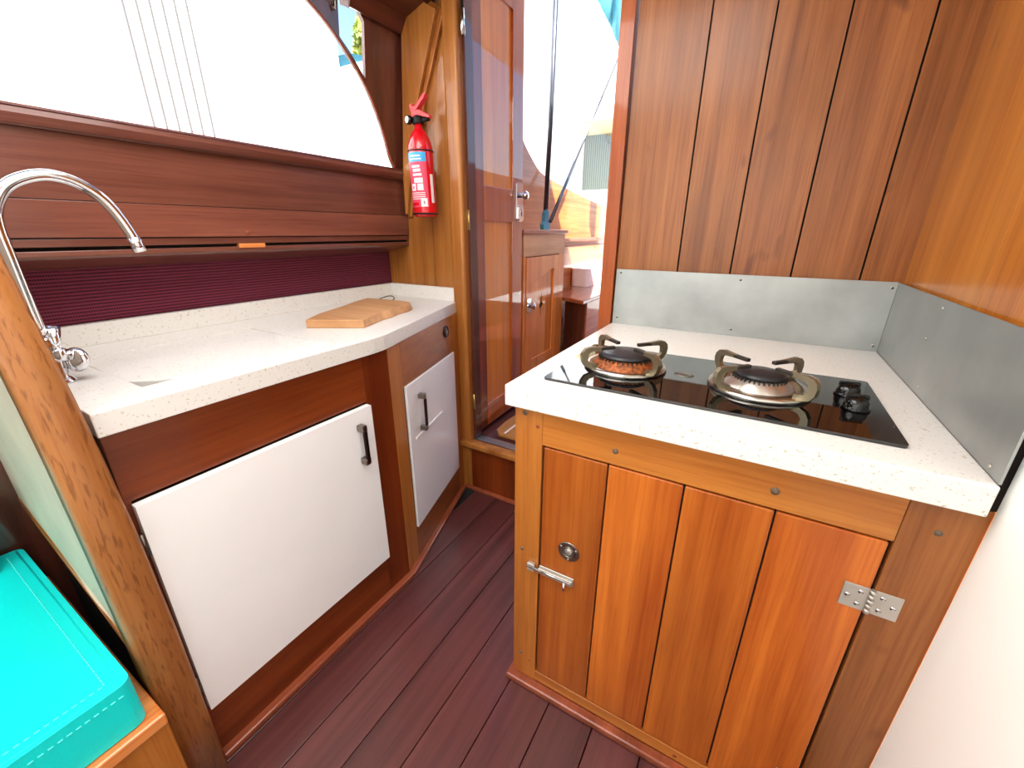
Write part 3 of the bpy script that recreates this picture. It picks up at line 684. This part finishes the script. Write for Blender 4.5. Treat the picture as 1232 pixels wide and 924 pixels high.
# butt hinges
def hinge(zc, n_):
    m = MB(); m.box((.211, YF-.0022, zc-.0235), (.2445, YF, zc+.0235)); m.box((.2515, YF-.0022, zc-.0235), (.286, YF, zc+.0235))
    h = tag(m.build('hinge', 'hinge', t, bevel=.0008), 'large steel butt hinge')
    m = MB()
    for i in range(5): m.tube([(.248, YF-.0035, zc-.0235+i*.0094+.0003), (.248, YF-.0035, zc-.0235+(i+1)*.0094-.0003)], .0042, seg=12)
    m.build('knuckle', 'nickel' if False else 'hinge', h)
    for sx_, sz_ in ((.219, 0), (.234, .0125), (.234, -.0125), (.262, .0125), (.262, -.0125), (.277, 0)):
        m = MB(); m.lathe([(.0043, 0), (.0036, .0010), (0, .0012)], (sx_, YF-.0022, zc+sz_), ax, seg=14); m.box((sx_-.0035, YF-.0036, zc+sz_-.0004), (sx_+.0035, YF-.0033, zc+sz_+.0004), mat='blackm'); m.build('screw', 'chrome', h)
hinge(.648, 0); hinge(.150, 1)
for sx_, sz_, w, h_ in ((-.388, .834, .012, .010), (-.357, .808, .008, .008), (-.184, .797, .012, .006), (.088, .800, .014, .006), (-.390, .462, .010, .008), (-.389, .100, .011, .007), (-.364, .082, .005, .005), (.03, .035, .009, .006), (.290, .80, .010, .008)):
    m = MB(); m.lathe([(w/2, 0), (w/2, .0008), (0, .001)], (sx_, YF, sz_), ax, seg=14); m.build('plug', 'plug' if w > .009 else 'mould', t)

# hob worktop
t = thing('hob_worktop', 'thick white speckled worktop on the stove cabinet', 'worktop', (0, 1.07, .852))
HB = (-.370, .774, .242, 1.106)
m = MB(); m.prism([(-.427, .705), (.318, .705), (.318, 1.452), (-.427, 1.452)], lambda u, v: (u, v, .8525), (0, 0, .0475)); m.build('slab', 'quartz', t, bevel=.003)
# splashback
t = thing('steel_splashback', 'brushed steel splashback along two sides of the hob worktop', 'splashback', (0, 1.44, .9))
m = MB(); m.box((-.424, 1.4445, .9005), (.316, 1.4475, 1.086)); m.build('back_sheet', 'steel', t)
m = MB(); m.prism([(.712, .9005), (1.444, .9005), (1.444, 1.085), (.715, 1.088)], lambda u, v: (.3165, u, v), (.003, 0, 0)); m.build('side_sheet', 'steel', t)
for p in ((-.408, 1.075), (-.045, 1.071), (-.408, .922), (-.046, .920), (.306, 1.071), (.304, .916)):
    m = MB(); m.lathe([(.0042, 0), (.0036, .0018), (0, .0022)], (p[0], 1.4445, p[1]), (0, -1, 0), seg=14); m.lathe([(.0022, 0), (0, .0003)], (p[0], 1.4422, p[1]), (0, -1, 0), seg=8, mat='blackm'); m.build('screw', 'hinge', t)
for p in ((1.10, 1.070), (1.08, .916), (.745, .910), (1.13, 1.005)):
    m = MB(); m.lathe([(.0036, 0), (.003, .0016), (0, .002)], (.3165, p[0], p[1]), (-1, 0, 0), seg=14); m.build('screw', 'hinge', t)

# hob
t = thing('gas_hob', 'black glass two-burner gas hob set in the white worktop', 'hob', (-.06, .94, .9))
m = MB(); m.prism(rrect(HB[0], HB[1], HB[2], HB[3], .008), lambda u, v: (u, v, .9003), (0, 0, .0057)); m.build('glass_plate', 'hob', t, bevel=.0012)
def burner(c, rc_, rust, lab):
    x, y = c; z = .906
    m = MB(); m.lathe([(.050, .004), (.070, .004), (.078, .009), (.090, .010), (.0935, .006), (.094, .0003), (.088, .0003)], (x, y, z), seg=56)
    b = tag(m.build('burner', 'dish', t), lab)
    m = MB(); m.lathe([(rc_+.022, .005), (rc_+.020, .009), (rc_+.004, .024), (rc_-.006, .028), (0, .028)], (x, y, z), seg=48); m.build('crown', 'rust' if rust else 'crown', b)
    m = MB()
    for i in range(36):
        a = 2*PI*i/36; d = Vector((math.cos(a), math.sin(a), 0)); e = Vector((-d.y, d.x, 0)); P = Vector((x, y, z+.018))+d*(rc_-.002)
        m.obox(P-e*.0013, e*.0026, d*.009, (0, 0, .009))
    m.build('crown_teeth', 'tip', b)
    m = MB(); m.lathe([(rc_-.004, .026), (rc_+.003, .028), (rc_+.003, .032), (rc_-.004, .036), (rc_*.6, .039), (0, .041)], (x, y, z), seg=48); m.build('burner_cap', 'cap', b)
    m = MB(); O = [(.080, .007), (.094, .006), (.110, .011), (.1185, .022), (.1205, .036), (.118, .046), (.110, .0535), (.098, .0555), (.070, .0535), (.034, .0510), (.0335, .0475), (.070, .0465), (.096, .0450), (.1035, .039), (.1045, .026), (.098, .019), (.080, .0155)]
    for a in (50, 140, 228, 322):
        a = math.radians(a); d = Vector((math.cos(a), math.sin(a), 0)); e = Vector((-d.y, d.x, 0))
        m = MB(); B = Vector((x, y, z))-e*.0045
        m.prism(O, lambda u, v: B+d*u*.96+Vector((0, 0, v)), e*.009); pr = m.build('pan_prong', 'grate', b, bevel=.001)
        m = MB(); m.obox(B+d*.0315-e*.0003+Vector((0, 0, .0462)), d*.036, e*.0096, (0, 0, .0070)); m.build('prong_tip', 'tip', pr, bevel=.001)
burner((-.237, .940), .055, True, 'larger burner with rust-brown crown')
burner((.038, .940), .043, False, 'smaller burner with bright crown')
for x, y in ((.192, .985), (.194, .908)):
    m = MB(); m.lathe([(.021, 0), (.0225, .002), (.0205, .004), (.020, .010), (.018, .017), (.013, .022), (.006, .0245), (0, .025)], (x, y, .906), seg=32); kb = m.build('knob', 'black', t)
    m = MB(); m.obox(Vector((x-.017, y-.004, .920)), (.034, .004, 0), (-.0008, .008, 0), (0, 0, .0135)); m.build('knob_grip', 'black', kb, bevel=.002)
m = MB(); ec = Vector((-.105, .948, .9062))
m.tube([ec+Vector((.020*math.cos(a), .012*math.sin(a), 0)) for a in [2*PI*i/32 for i in range(32)]], .0012, seg=6, closed=True)
for i, w in enumerate((.011, .016, .013)): m.box((ec.x-w, ec.y-.0065+i*.0055, ec.z-.0002), (ec.x+w*.9, ec.y-.0040+i*.0055, ec.z+.0008))
tag(m.build('emblem', 'nickel', t), 'small oval emblem on the glass')

# ================================================================== the open door
dr = bpy.data.objects.new('door_1', None); COL.objects.link(dr); dr.location = (-1.045, 1.46, .29); struct(dr, 'tall varnished wood door standing open at the step', 'door')
H0 = Vector((-1.043, 1.462, 0)); Hd = Vector((-.03, 1, 0)).normalized(); Hn = Vector((1, .03, 0)).normalized(); WD = .455
def dp(s, z, o=0): p = H0+Hd*s+Hn*o; return Vector((p.x, p.y, z))
m = MB()
m.obox(dp(0, .29, -.03), Hd*.105, Hn*.03, (0, 0, 1.86), tone=.1); m.build('door_stile', 'door_z', dr, bevel=.002); m = MB(); m.obox(dp(WD-.10, .29, -.03), Hd*.10, Hn*.03, (0, 0, 1.86), tone=.55)
m.build('door_stile', 'door_l', dr, bevel=.002)
for z0, z1 in ((.29, .40), (1.245, 1.385), (2.05, 2.15)): MB().obox(dp(.105, z0, -.03), Hd*(WD-.205), Hn*.03, (0, 0, z1-z0), tone=.45).build('door_rail', 'door_l', dr, bevel=.002)
m = MB(); m.obox(dp(.10, .39, -.02), Hd*(WD-.19), Hn*.010, (0, 0, .865)); tag(m.build('lower_panel', 'door_p', dr), 'golden lower panel')
m = MB(); m.obox(dp(.10, 1.38, -.02), Hd*(WD-.19), Hn*.010, (0, 0, .69)); tag(m.build('upper_panel', 'door_p', dr), 'glossy golden upper panel')
m = MB(); m.prism(rrect(-.032, -.085, .032, .085, .012), lambda u, v: dp(WD-.035+u, 1.335+v, 0), Hn*.004); lk = tag(m.build('lock', 'chrome', dr, bevel=.001), 'chrome door lock plate with knob')
m = MB(); P = dp(WD-.035, 1.365, .004); m.lathe([(.010, 0), (.010, .018), (.017, .024), (.019, .034), (.014, .042), (0, .044)], P, Hn, seg=24); m.tube([P+Hn*.02+Hd*(-.012), P+Hn*.02+Hd*.024], .006, seg=12); m.build('lock_knob', 'chrome', lk)
m = MB(); m.prism(rrect(-.022, -.035, .022, .030, .008), lambda u, v: dp(WD-.035+u, 1.29+v, .004), Hn*.010); m.build('lock_case', 'chrome', lk, bevel=.002)
m = MB(); m.obox(dp(WD-.038, 1.275, .0142), Hd*.006, Hn*.001, (0, 0, .02)); m.build('keyhole', 'blackm', lk)
for z0 in (1.21, .42):
    m = MB(); m.obox((-1.052, 1.449, z0), (.012, 0, 0), (0, .003, 0), (0, 0, .075)); m.tube([(-1.045, 1.452, z0), (-1.045, 1.452, z0+.075)], .005, seg=10); m.build('hinge', 'brass', dr)
m = MB(); m.tube([(-1.040, 1.442, 1.845), (-1.040, 1.442, 1.92)], .008, seg=14); m.tube([(-1.040, 1.444, 1.92), (-1.040, 1.444, 2.03)], .005, seg=10, mat='blackm'); m.build('top_bolt', 'chrome', dr)

# ================================================================== cockpit beyond the doorway
m = MB(); m.box((-1.4, 1.45, .20), (1.3, 5.2, .262)); struct(m.build('floor_cockpit', 'floor'), 'dark cockpit floor beyond the doorway', 'floor')
t = thing('sole_board', 'rounded teak board lying on the cockpit floor inside the doorway', 'board', (-.93, 1.6, .263))
m = MB(); m.prism([(-.99, 1.56), (-.96, 1.525), (-.70, 1.53), (-.70, 1.95), (-.985, 1.93), (-1.0, 1.65)], lambda u, v: (u, v, .263), (0, 0, .022)); m.build('plank', 'teak', t, bevel=.006)
for x in (-.935, -.86): m = MB(); m.box((x, 1.535, .2852), (x+.010, 1.92, .2862)); m.build('caulk_line', 'lwhite', t)
# port side of the cockpit with its swept window
cs = smooth_pts([(2.26, 2.75, 0), (2.265, 2.1, 0), (2.30, 1.80, 0), (2.364, 1.700, 0), (2.489, 1.612, 0), (2.63, 1.548, 0), (2.93, 1.505, 0), (3.42, 1.452, 0), (4.08, 1.408, 0), (5.0, 1.39, 0)], 4)
hole = [(p.x, p.y) for p in cs]+[(5.0, 2.75)]
m = MB(); m.prism([(1.48, .2), (5.2, .2), (5.2, 2.8), (1.48, 2.8)], lambda u, v: (-1.305, u, v), (-.03, 0, 0), holes=[hole], tone=.5)
struct(m.build('wall_cockpit', 'cock_y'), 'glowing varnished cockpit side under the swept window', 'wall')
w3 = bpy.data.objects.new('window_3', None); COL.objects.link(w3); w3.location = (-1.32, 3.5, 1.5); struct(w3, 'large swept cockpit window seen through the doorway', 'window')
m = MB(); m.prism(hole, lambda u, v: (-1.325, u, v), (-.005, 0, 0)); m.build('pane', 'glassc', w3)
m = MB(); m.box((-1.40, 1.48, 2.80), (1.3, 1.8, 2.84)); struct(m.build('ceiling_cockpit', 'dark_y'), 'wheelhouse roof', 'ceiling')
m = MB(); m.box((1.25, 1.48, .2), (1.3, 9.0, 2.0)); m.box((1.22, 1.48, 3.45), (1.3, 9.0, 4.4)); m.box((1.23, 1.48, 2.0), (1.3, 1.56, 3.45)); m.box((1.23, 8.9, 2.0), (1.3, 8.98, 3.45)); struct(m.build('wall_cockpit_starboard', 'red_y'), 'unseen cockpit side opposite with an added reflection fascia', 'wall')  # high band and its posts added out of view to shape the door's reflection
m = MB(); m.box((.345, 1.46, 0), (1.3, 1.49, 2.8)); struct(m.build('wall_aft_outer', 'cock_z'), 'bulkhead beyond the side wall', 'wall')
m = MB(); m.box((-1.305, 2.55, 1.135), (-1.255, 5.0, 1.16), tone=.9); struct(m.build('trim_6', 'seatw', bevel=.005), 'ledge strip on the cockpit side above the bench', 'trim')
m = MB(); m.box((-1.303, 2.55, .80), (-1.285, 5.0, 1.10), tone=.3); struct(m.build('trim_7', 'cock_y', bevel=.003), 'lining board behind the cockpit bench', 'trim')

t = thing('cockpit_cabinet', 'tall varnished cockpit cabinet with a diamond cut-out behind the open door', 'cabinet', (-1.19, 2.2, .263))
CX = -1.07
m = MB(); m.box((-1.30, 1.96, .263), (CX-.02, 2.49, 1.19)); m.build('carcass', 'cock_z', t)
m = MB(); m.box((-1.302, 1.94, 1.192), (CX+.012, 2.51, 1.214), tone=.6); m.build('cabinet_top', 'seatw', t, bevel=.004)
M['pale_x'] = wood('pale_rail', '#e8b888', '#c8925c', 'y', tonevar=.1, coat=.4)
m = MB(); m.box((CX-.02, 1.96, 1.08), (CX, 2.49, 1.192), tone=.6); m.build('rail', 'pale_x', t, bevel=.0015); m = MB(); m.box((CX-.02, 1.96, .263), (CX, 2.49, .42), tone=.4); m.build('rail', 'pale_x', t, bevel=.0015)
MB().box((CX-.02, 1.96, .42), (CX, 1.985, 1.08)).build('stile', 'cock_z', t, bevel=.0015); m = MB(); m.box((CX-.02, 2.41, .42), (CX, 2.49, 1.08), tone=.7); m.build('stile', 'cock_z', t, bevel=.0015)
dy0, dy1, dz0, dz1 = 1.989, 2.405, .425, 1.075
inner = [(2.06, .50), (2.335, .50), (2.335, 1.0), (2.28, 1.0), (2.26, .985), (2.14, .955), (2.06, .945)]
m = MB(); m.prism([(dy0, dz0), (dy1, dz0), (dy1, dz1), (dy0, dz1)], lambda u, v: (CX-.016, u, v), (.020, 0, 0), holes=[inner], tone=.6); dd_ = m.build('door', 'cock_z', t, bevel=.002)
dc = (2.19, .80)
m = MB(); m.prism([(2.05, .49), (2.345, .49), (2.345, 1.02), (2.05, 1.02)], lambda u, v: (CX-.012, u, v), (.008, 0, 0), holes=[[(dc[0], dc[1]-.075), (dc[0]+.012, dc[1]-.018), (dc[0]+.034, dc[1]), (dc[0]+.012, dc[1]+.018), (dc[0], dc[1]+.075), (dc[0]-.012, dc[1]+.018), (dc[0]-.034, dc[1]), (dc[0]-.012, dc[1]-.018)]], tone=.4); m.build('door_panel', 'cock_z', dd_)
m = MB(); m.box((CX-.019, 2.14, .70), (CX-.017, 2.24, .90)); m.build('vent_backing', 'nickel', dd_)
P = Vector((CX+.004, 2.015, .822)); m = MB(); m.box((CX+.004, 1.992, .785), (CX+.010, 2.035, .86)); m.lathe([(.010, 0), (.010, .015), (.017, .020), (.018, .030), (.012, .036), (0, .037)], P+Vector((.006, 0, 0)), (1, 0, 0), seg=20); m.build('latch', 'chrome', dd_, bevel=.001)

t = thing('cockpit_bench', 'varnished cockpit bench beyond the diamond cabinet', 'bench', (-1.1, 3.2, .263))
m = MB(); m.prism([(-1.285, 2.60), (-1.10, 2.555), (-.918, 2.465), (-.908, 4.4), (-1.285, 4.4)], lambda u, v: (u, v, .775), (0, 0, .025), tone=.8); m.build('seat_board', 'seatw', t, bevel=.006)
m = MB(); m.obox((-1.09, 2.585, .263), (.155, -.055, 0), (.005, .02, 0), (0, 0, .51), tone=.1); m.build('end_panel', 'dark_z', t, bevel=.003)
m = MB(); m.box((-.94, 2.56, .263), (-.925, 4.38, .775), tone=.5); m.build('front_panel', 'cock_y', t, bevel=.002)
m = MB(); m.box((-.926, 2.95, .735), (-.905, 3.03, .775)); m.build('support_block', 'void', t)
t = thing('bench_cushion', 'small white cushion lying at the back of the cockpit bench', 'cushion', (-1.2, 3.6, .8))
m = MB(); m.prism(rrect(-1.28, 3.12, -1.13, 4.3, .03, 5), lambda u, v: (u, v, .801), (0, 0, .135)); m.build('cover', 'seatc', t, bevel=.03, seg=4, angle=60)

t = thing('stay_pole', 'upright metal stay pole clamped on the cockpit cabinet', 'pole', (-1.2, 2.47, 1.214))
m = MB(); m.tube([(-1.2, 2.47, 1.25), (-1.2, 2.51, 2.0), (-1.2, 2.53, 2.78)], .0145, seg=14); m.build('pole_tube', 'pole', t)
m = MB(); m.prism([(-.045, 0), (.045, 0), (.05, .03), (.02, .05), (.028, .10), (.0, .125), (-.02, .10), (-.03, .05), (-.05, .03)], lambda u, v: (-1.212, 2.47+u, 1.214+v), (.026, 0, 0)); m.build('clamp', 'clampb', t, bevel=.004)
t = thing('gas_strut', 'thin slanting metal strut rising from the blue clamp', 'strut', (-1.18, 2.5, 1.25))
A = Vector((-1.18, 2.50, 1.262)); B = Vector((-1.18, 3.60, 2.43))
m = MB(); m.tube([A, A+(B-A)*.32], .011, seg=12); m.build('sleeve', 'pole', t)
m = MB(); m.tube([A+(B-A)*.32, B], .0062, seg=10); m.build('rod', 'pole', t)
t = thing('canvas_cover', 'teal canvas hanging at the top of the doorway', 'canvas', (-1.05, 3.1, 2.4))
m = MB(); pts = []
nn = 24
def cv(i, j):
    s = i/nn; top = Vector((-1.22+.5*s, 3.06+.015*math.sin(s*30), 2.80)); drop = (.17+.85*s)*1.0
    return top+Vector((0, .02*math.sin(s*22+1), -drop*j))
vs = [cv(i, j) for i in range(nn+1) for j in (0, 1)]
fs = [(2*i, 2*i+2, 2*i+3, 2*i+1) for i in range(nn)]
m.add(vs, fs, .5, True); o = m.build('cloth', 'canvas', t); sm_ = o.modifiers.new('solid', 'SOLIDIFY'); sm_.thickness = .004
m = MB(); m.tube([cv(i, 1)+Vector((0, -.004, 0)) for i in range(nn+1)], .009, seg=8); m.build('hem', 'shed', t)

# ================================================================== outside
m = MB(); m.box((-60, -40, -1.2), (40, 60, -1.0)); struct(m.build('ground', 'ground'), 'pale boatyard ground', 'ground')
t = thing('boat_shed', 'sunlit white boat shed with grooved cladding outside the arched window', 'building', (-4.3, 0, -1))
m = MB(); m.box((-9, -9, -1), (-4.2, 3.60, 5.6)); m.build('wall', 'shed', t)
m = MB()
for i in range(6): m.box((-4.2, 1.765+.085*i, -.6), (-4.19, 1.775+.085*i, 5.4))
m.build('cladding_groove', 'groove', t)
t = thing('white_hull', 'white boat hull alongside outside the cockpit window', 'boat', (-4.2, 8, -1))
m = MB(); m.prism([(-9, -1), (-4.4, -1), (-3.8, .6), (-3.5, 2.76), (-9, 2.76)], lambda u, v: (u, 3.66, v), (0, 3.4, 0)); m.build('hull', 'hullw', t, bevel=.08, seg=3)
t = thing('boat_canopy', 'pale teal canvas boat canopy seen through the small opening', 'canopy', (-6, 6, 2.4))
m = MB(); m.prism([(-8.2, 2.77), (-4.2, 2.77), (-4.5, 3.2), (-5.1, 3.36), (-6.5, 3.40), (-8.2, 3.36)], lambda u, v: (u, 4.6, v), (0, 1.8, 0)); m.build('canopy_cover', 'canvas', t, bevel=.1, seg=3)
t = thing('neighbour_shed', 'white gabled shed with a cream soffit and grey cladding beyond the cockpit', 'building', (-3, 9, -1))
m = MB(); m.box((-9, 9.05, -1), (.5, 9.3, 2.02)); m.build('lower_wall', 'shed', t)
m = MB(); m.box((-3.55, 9.05, 2.02), (-1.2, 9.3, 3.1)); m.build('grey_cladding', 'clad', t)
m = MB(); m.box((-9, 9.0, 2.02), (-3.55, 9.3, 7)); m.box((-3.55, 7.9, 3.12), (.5, 9.3, 7)); m.build('upper_wall', 'shed', t)
m = MB(); m.box((-3.55, 7.9, 3.02), (.5, 9.3, 3.12)); m.build('soffit', 'soffit', t)
for x in (-3.1, -2.6, -2.1): MB().tube([(x, 9.0, 3.0), (x+.03, 8.97, 2.88), (x+.08, 8.99, 2.80)], .02, seg=8).build('hook', 'nickel', t)
def tree(name, label, C, R, seed, n=260):
    rnd = random.Random(seed); t = thing(name, label, 'tree', (C[0], C[1], -1))
    m = MB(); m.tube([(C[0], C[1], -1), (C[0]+.1, C[1], C[2]*.5), (C[0], C[1], C[2])], [.25, .18, .08], seg=10); m.build('trunk', 'bark', t)
    m = MB()
    for i in range(n*12):
        a = rnd.uniform(0, 2*PI); b = math.acos(rnd.uniform(-1, 1)); k = rnd.uniform(.55, 1)*(.8+.25*math.sin(3*a)*math.sin(2*b))
        p = Vector(C)+Vector((math.cos(a)*math.sin(b)*R, math.sin(a)*math.sin(b)*R, math.cos(b)*R*.8))*k
        u = Vector((rnd.gauss(0, 1), rnd.gauss(0, 1), rnd.gauss(0, 1))).normalized(); v = u.orthogonal().normalized(); s_ = rnd.uniform(.08, .16)
        m.add([p-u*s_, p+v*s_*.5, p+u*s_, p-v*s_*.5], [(0, 1, 2, 3)], rnd.random())
    m.build('foliage', 'leaf', t)
tree('leafy_tree', 'yellow-green tree seen through the small opening under the blue sky', (-13.0, 13.1, 7.3), 1.15, 3)
tree('hedge_tree', 'low leafy tree behind the teal canopy', (-16.2, 13.6, 6.0), 1.3, 5)

# ================================================================== light
w = bpy.data.worlds.new('sky'); SC.world = w; w.use_nodes = True; nt = w.node_tree
bg = nt.nodes['Background']; sk = nt.nodes.new('ShaderNodeTexSky'); sk.sky_type = 'NISHITA'; sk.sun_disc = False
sk.sun_elevation = math.radians(48); sk.sun_rotation = math.radians(138); sk.air_density = 1.0; sk.dust_density = 1.5; sk.ozone_density = 2
nt.links.new(sk.outputs[0], bg.inputs[0]); bg.inputs[1].default_value = .30
def sun(az, el, e, col=(1, .975, .94)):
    l = bpy.data.lights.new('sun', 'SUN'); l.energy = e; l.angle = math.radians(.6); l.color = col
    o = bpy.data.objects.new('sun', l); COL.objects.link(o)
    d = Vector((math.sin(math.radians(az))*math.cos(math.radians(el)), math.cos(math.radians(az))*math.cos(math.radians(el)), math.sin(math.radians(el))))
    o.rotation_euler = (-d).to_track_quat('-Z', 'Y').to_euler()
sun(138, 46, 17.0)
def lamp(name, loc, rot, sx, sy, e, col=(1, .98, .96)):
    l = bpy.data.lights.new(name, 'AREA'); l.shape = 'RECTANGLE'; l.size = sx; l.size_y = sy; l.energy = e; l.color = col
    o = bpy.data.objects.new(name, l); COL.objects.link(o); o.location = loc; o.rotation_euler = rot
lamp('ceiling_fill', (-.6, .1, 2.04), (0, 0, 0), .9, 1.3, 20)  # added area light brightening the cabin from above, no fitting
lamp('forward_fill', (-.5, -1.1, 1.4), (math.radians(90), 0, 0), 1.4, 1.0, 8)  # added fill light behind the camera

vs_ = SC.view_settings; vs_.view_transform = 'Standard'; vs_.look = 'None'; vs_.gamma = 1; vs_.use_curve_mapping = False; vs_.exposure = .45
SC.cycles.use_denoising = True
SC.cycles.max_bounces = 8; SC.cycles.diffuse_bounces = 5; SC.cycles.glossy_bounces = 4; SC.cycles.transparent_max_bounces = 12
SC.cycles.caustics_reflective = False; SC.cycles.caustics_refractive = False; SC.cycles.sample_clamp_indirect = 6
